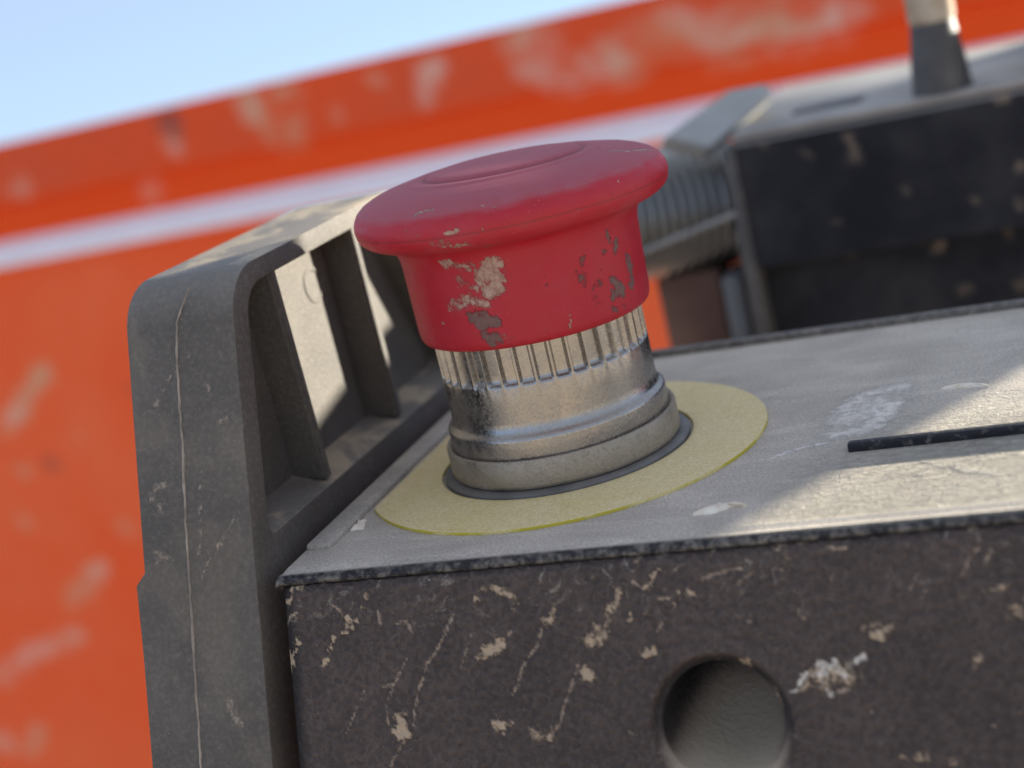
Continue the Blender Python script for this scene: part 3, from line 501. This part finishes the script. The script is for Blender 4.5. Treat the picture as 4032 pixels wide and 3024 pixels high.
def handle():
    h = None
    # outline in (y,z), outer then inner (the recess mouth); both walked the same way
    def fy(z): return -33.6 + SL * z
    def arc(c, r, a0, a1, n): return [(c[0] + r * math.cos(math.radians(a0 + (a1 - a0) * i / n)), c[1] + r * math.sin(math.radians(a0 + (a1 - a0) * i / n))) for i in range(n + 1)]
    lean = math.degrees(math.atan(1 / SL))
    def rnd(P, radii, n=8):
        out = []
        L = len(P)
        for i in range(L):
            p0, p1, p2 = (np.array(P[(i + k) % L], float) for k in (-1, 0, 1)); r = radii[i]
            if r == 0: out.append(tuple(p1)); continue
            u = (p0 - p1) / np.linalg.norm(p0 - p1); v = (p2 - p1) / np.linalg.norm(p2 - p1)
            th = math.acos(np.clip(u @ v, -1, 1)); d = r / math.tan(th / 2); c = p1 + (u + v) / np.linalg.norm(u + v) * r / math.sin(th / 2)
            a = p1 + u * d - c; b = p1 + v * d - c; ph = math.acos(np.clip(a @ b / r / r, -1, 1))
            for k in range(n + 1):
                s_ = k / n; out.append(tuple(c + (a * math.sin((1 - s_) * ph) + b * math.sin(s_ * ph)) / math.sin(ph)))
        return out
    XO, XI, XW = -43.9, -28.6, -33.7
    zt = lambda y: 34.3
    outer = rnd([(fy(-46), -46), (fy(-8), -8), (fy(0.6), 0.6), (fy(2.0), 2.0), (fy(34.3), 34.3), (30.5, 34.3), (47, 0), (47, -46)], [0, 0, 0, 0, 8.0, 6.0, 0, 0])
    inner = rnd([(fy(2.9) + 4.2, 3.3), (fy(31.6) + 3.6, 31.7), (25.3, 31.9), (39.0, 3.0)], [1.2, 5.5, 4.0, 1.5])
    wall = rnd([(fy(2.9) + 4.2, 5.0), (fy(31.6) + 3.6, 31.2), (25.3, 31.4), (38.4, 4.7)], [1.2, 5.5, 4.0, 1.5])
    bm = bmesh.new()
    def ringv(P, x, sh=False):
        return [bm.verts.new((x if not (sh and p[1] < 1.2) else x - 1.35, p[0], p[1])) for p in P]
    vo = ringv(outer, XO, True); vi = ringv(outer, XI); wi = ringv(inner, XI); ww = ringv(wall, XW)
    def side(a, b):
        n = len(a)
        for i in range(n): bm.faces.new((a[i], a[(i + 1) % n], b[(i + 1) % n], b[i]))
    side(vo, vi); side(wi, ww)
    bm.faces.new(vo); bm.faces.new(ww)
    es = [bm.edges.new((a, b)) if bm.edges.get((a, b)) is None else bm.edges.get((a, b)) for ring in (vi, wi) for a, b in zip(ring, ring[1:] + ring[:1])]
    bmesh.ops.triangle_fill(bm, edges=es, use_beauty=True, use_dissolve=True)
    bmesh.ops.recalc_face_normals(bm, faces=bm.faces)
    sharp = [e for e in bm.edges if len(e.link_faces) == 2 and e.calc_face_angle(0) > math.radians(35)]
    bmesh.ops.bevel(bm, geom=sharp, offset=0.75, segments=4, profile=0.5, affect='EDGES', clamp_overlap=True)
    bmesh.ops.triangulate(bm, faces=bm.faces)
    long_ = [e for e in bm.edges if e.calc_length() > 4.0]
    o = from_bm('side_handle', bm, M_HANDLE, unit, True, 32)
    # thin skin grid carrying the splashes on the post front
    zs = np.arange(-40, 25.6, 0.35); xs = np.arange(-42.6, -29.9, 0.35)
    Xg, Zg = np.meshgrid(xs, zs, indexing='ij'); V = np.stack([Xg, fy(Zg) - 0.03, Zg], -1).reshape(-1, 3)
    Vs = V.copy(); Vs[:, 1] = -33.5 + SL * V[:, 2]
    mud = field(Vs, HANDLE_MUD)
    F = grid_faces(len(xs), len(zs)); keep = mud[F].max(1) > 0.02; F = F[keep]
    used = np.unique(F); rm = -np.ones(len(V), int); rm[used] = np.arange(len(used))
    sp = mesh('dried_splashes', V[used], rm[F], M_SPLASH, o, True, None, {'mud': mud[used]}); sp['kind'] = 'stuff'
    # parting line of the moulding: a ragged little ridge down the post
    P = np.array(SEAM); P[:, 1] = fy(P[:, 2]) - 0.02
    t_ = np.linspace(0, 1, 260); cl = np.linspace(0, 1, len(P)); C = np.column_stack([np.interp(t_, cl, P[:, k]) for k in range(3)])
    jit = np.convolve(RNG.normal(0, 1, 270), np.ones(4) / 4, 'same')[:260] * 0.06
    wid = 0.13 + 0.09 * np.abs(np.convolve(RNG.normal(0, 1, 270), np.ones(6) / 6, 'same')[:260])
    V = []
    for c, j, w_ in zip(C, jit, wid):
        V += [(c[0] + j - w_, c[1] + 0.03, c[2]), (c[0] + j - w_ * 0.4, c[1] - 0.16, c[2]), (c[0] + j + w_ * 0.5, c[1] - 0.14, c[2]), (c[0] + j + w_, c[1] + 0.03, c[2])]
    mesh('mould_seam', V, grid_faces(260, 4), mat_flat("dusty_seam", (0.20, 0.165, 0.135), (0.40, 0.33, 0.26), 3, 0.85), o)
    # ribs inside the recess
    for i, y in enumerate((-11.2, 13.2)):
        bm = bmesh.new()
        vs = [(XW - 0.6, 4.6), (-29.0, 3.6), (-29.0, 32.3), (XW - 0.6, 32.3)]
        a = [bm.verts.new((x, y, z)) for x, z in vs]; b = [bm.verts.new((x, y + 1.9, z)) for x, z in vs]
        bm.faces.new(a); bm.faces.new(b[::-1])
        for k in range(4): bm.faces.new((a[k], b[k], b[(k + 1) % 4], a[(k + 1) % 4]))
        bmesh.ops.bevel(bm, geom=list(bm.edges), offset=0.4, segments=3, affect='EDGES')
        from_bm('rib', bm, M_HANDLE, o, True, 50)
    for y, z in ((7.4, 26.0), (-19.5, 9.0)):
        bm = bmesh.new(); add_lathe(bm, [(2.7, 0), (2.55, 0.16), (2.0, 0.18), (1.9, 0.05), (0.05, 0.05)], 32, Matrix.Translation((XW - 0.04, y, z)) @ Matrix.Rotation(math.pi / 2, 4, 'Y'))
        from_bm('ejector_mark', bm, M_HANDLE, o, True, 40)
t_ = NT("dried_splash")
t_.set(Base_Color=t_.mix(t_.noise(9, 4), (0.38, 0.28, 0.20), (0.55, 0.45, 0.36)), Roughness=0.85, Alpha=t_.math('MULTIPLY', ragged(t_, "mud", 1.3, 0.12, 0.6, 9, 6), 0.6))
M_SPLASH = t_.m
handle()

# ------------------------------------------------------------------ yellow disc under the button
def disc():
    n = 220; ri, ro, h = 16.6, 26.0, 0.42
    V = []
    for i in range(n):
        a = 2 * math.pi * i / n
        for r, z in ((ri, 0.02), (ri, h), (ri + .05, h + .03)): V.append((r * math.cos(a), r * math.sin(a), z))
        cl = ro if math.cos(a) * ro > -21.6 else 21.6 / -math.cos(a)
        for k in range(1, 13):
            r = ri + (cl - ri - .06) * k / 12; V.append((r * math.cos(a), r * math.sin(a), h + .03))
        for r, z in ((cl, h - .03), (cl, 0.02)): V.append((r * math.cos(a), r * math.sin(a), z))
    o = mesh('yellow_disc', V, grid_faces(n, 17, True), mat_yellow(), None, True, 40)
    tag(o, 'round yellow label disc filmed with dust under the red stop button', 'label disc')
disc()

# ------------------------------------------------------------------ emergency stop button
def button():
    t = thing('stop_button', 'red worn mushroom emergency stop button on a ridged steel collar', 'stop button')
    prof = [(0.01, 38.95), (4, 38.9), (7.5, 38.78), (9.0, 38.66), (9.5, 38.52), (9.75, 38.26), (9.95, 38.06), (10.2, 38.05), (10.5, 38.24), (11.4, 38.26), (12.15, 38.2), (12.4, 38.06), (12.65, 38.0), (14, 37.82), (15.6, 37.5), (17.0, 37.05), (18.2, 36.5), (19.0, 35.85), (19.45, 35.2), (19.7, 34.5), (19.76, 33.9),
            (19.74, 33.52), (19.62, 33.42), (19.7, 33.3), (19.58, 32.9), (19.25, 32.3), (18.6, 31.75), (17.7, 31.35), (16.8, 31.1), (16.1, 30.85), (15.6, 30.45), (15.25, 29.9), (15.06, 29.2), (14.98, 28.4), (14.92, 26), (14.80, 20.2), (14.72, 19.2), (14.5, 18.6), (14.1, 18.35), (13.2, 18.3), (12.6, 19.0)]
    pts = []
    for a, b in zip(prof, prof[1:]):
        k = max(1, int(math.dist(a, b) / 0.16))
        for i in range(k): pts.append((a[0] + (b[0] - a[0]) * i / k, a[1] + (b[1] - a[1]) * i / k))
    pts.append(prof[-1]); pts = np.array(pts); sm = pts.copy()
    for _ in range(2): sm[1:-1] = 0.25 * sm[:-2] + 0.5 * sm[1:-1] + 0.25 * sm[2:]
    n = 520; a = np.linspace(0, 2 * math.pi, n, endpoint=False)
    V = np.stack([np.cos(a)[:, None] * sm[None, :, 0], np.sin(a)[:, None] * sm[None, :, 0], np.broadcast_to(sm[None, :, 1], (n, len(sm)))], -1).reshape(-1, 3)
    groove = np.tile(0.9 * np.exp(-((sm[:, 1] - 33.42) / 0.09) ** 2) * (sm[:, 0] > 18.5) + 0.9 * np.exp(-((sm[:, 0] - 10.0) / 0.25) ** 2) * (sm[:, 1] > 37), n)
    cap_o = mesh('mushroom_cap', V, grid_faces(n, len(sm), True), mat_red(), t, True, None, {'pale': field(V, CAP_PALE), 'dark': field(V, CAP_DARK), 'groove': groove})
    pv = Matrix.Translation((0, 0, 18.4 * S)); cap_o.matrix_local = pv @ Matrix.Rotation(math.radians(1.2), 4, Vector((-0.37, 0.93, 0))) @ pv.inverted()
    # ridged sleeve: flutes with a floor ledge below, plain band, bead
    N = 38; per = 16; n = N * per
    zs = [19.5, 18.2, 17, 16, 15, 14.2, 13.95, 13.75, 13.62, 13.5, 13.3, 11, 9, 7.75, 7.45, 7.25, 7.05, 6.85, 6.65, 6.4, 5.6, 4.4]
    base = [13.35] * 13 + [13.42, 13.62, 13.95, 14.12, 14.2, 14.2, 14.22, 14.24, 14.24]
    cut = [1, 1, 1, 1, 1, 1, 0.92, 0.65, 0.3, 0.08] + [0] * 12
    V = []
    for i in range(n):
        a = 2 * math.pi * i / n; q = (i % per) / per
        prof_ = min(1.0, max(0.0, (min(q, 1 - q) - 0.06) / 0.12)); wob = 1 + 0.12 * math.sin(7.3 * (i // per))
        for z, r, c in zip(zs, base, cut):
            rr = r - 0.62 * c * prof_ * wob
            V.append((rr * math.cos(a), rr * math.sin(a), z))
    mesh('steel_sleeve', V, grid_faces(n, len(zs), True), mat_steel("worn_zinc_sleeve", (0.40, 0.375, 0.345), 0.40, 0.14), t, True, 45)
    bm = bmesh.new(); add_lathe(bm, [(14.0, 4.0), (14.45, 4.52), (14.7, 4.62), (14.92, 4.55), (15.02, 4.35), (15.04, 1.4), (15.02, 1.1), (14.85, 0.9), (14.5, 0.85)], 160, cap0=False, cap1=False)
    from_bm('lock_ring', bm, mat_steel("dull_lock_ring", (0.40, 0.35, 0.28), 0.95, 0.36), t, True, 40)
    bm = bmesh.new(); add_lathe(bm, [(14.2, 0.80), (15.3, 0.78), (15.9, 0.72), (16.15, 0.55), (16.2, 0.3), (16.2, 0.02)], 160, cap0=False, cap1=False)
    from_bm('gasket', bm, mat_plain_black("rubber_gasket", 0.7), t, True, 40)
button()

# ------------------------------------------------------------------ dried plaster flakes lying on the panel
M_FLAKE = mat_flat("cream_plaster_flake", (0.86, 0.70, 0.52), (0.95, 0.86, 0.70), 5, 0.9, 0, 0.01)
def flake(cx, cy, z, outline, hgt, label, group=None):
    P = np.array(outline, float); n = len(P) * 6
    idx = np.linspace(0, len(P), n, endpoint=False)
    ext = np.vstack([P, P[:1]]); Q = np.column_stack([np.interp(idx, range(len(ext)), ext[:, k]) for k in (0, 1)])
    for _ in range(2): Q = 0.25 * np.roll(Q, 1, 0) + 0.5 * Q + 0.25 * np.roll(Q, -1, 0)
    Q += RNG.normal(0, 0.04, Q.shape); c = Q.mean(0)
    V = []
    for s_, dz in ((1.0, 0.0), (0.96, 0.45), (0.8, 0.8), (0.5, 1.0), (0.2, 0.85)):
        for q in Q:
            p = c + (q - c) * s_; V.append((cx + p[0], cy + p[1], z + hgt * dz * (1 + RNG.normal(0, 0.12))))
    m = len(Q); a = np.arange(m)
    F = np.concatenate([np.stack([k * m + a, k * m + (a + 1) % m, (k + 1) * m + (a + 1) % m, (k + 1) * m + a], -1) for k in range(4)]).tolist() + [[4 * m + i for i in range(m)]]
    tag(mesh('plaster_flake', V, F, M_FLAKE, None, True, 60), label, 'flake', 'dried flakes lying on the panel')
flake(24.6, -25.0, 0.0, [(-2.4, -.9), (-1.2, .5), (.6, 1.1), (1.7, .9), (2.6, 1.0), (3.6, .4), (3.5, .1), (2.3, .55), (1.5, -.2), (.3, -1.1), (-1.2, -1.2)], 0.45, 'largest cream plaster flake lying by the front edge, right of the yellow disc')
flake(-22.0, -19.0, 0.02, [(-1.0, 2.2), (-.2, 1.4), (.5, 1.9), (.7, .6), (1.3, -.6), (1.4, -1.5), (.4, -1.2), (-.3, -1.6), (-.5, -.4), (-.2, .4)], 0.35, 'small cream chip stuck in the groove left of the yellow disc')
flake(49.5, 6.9, 0.0, [(-3.2, .6), (-1.5, 1.2), (.5, 1.0), (2.6, .0), (3.1, -.7), (1, -.2), (-1, .1)], 0.4, 'thin pinkish flake lying above the raised bar at right')
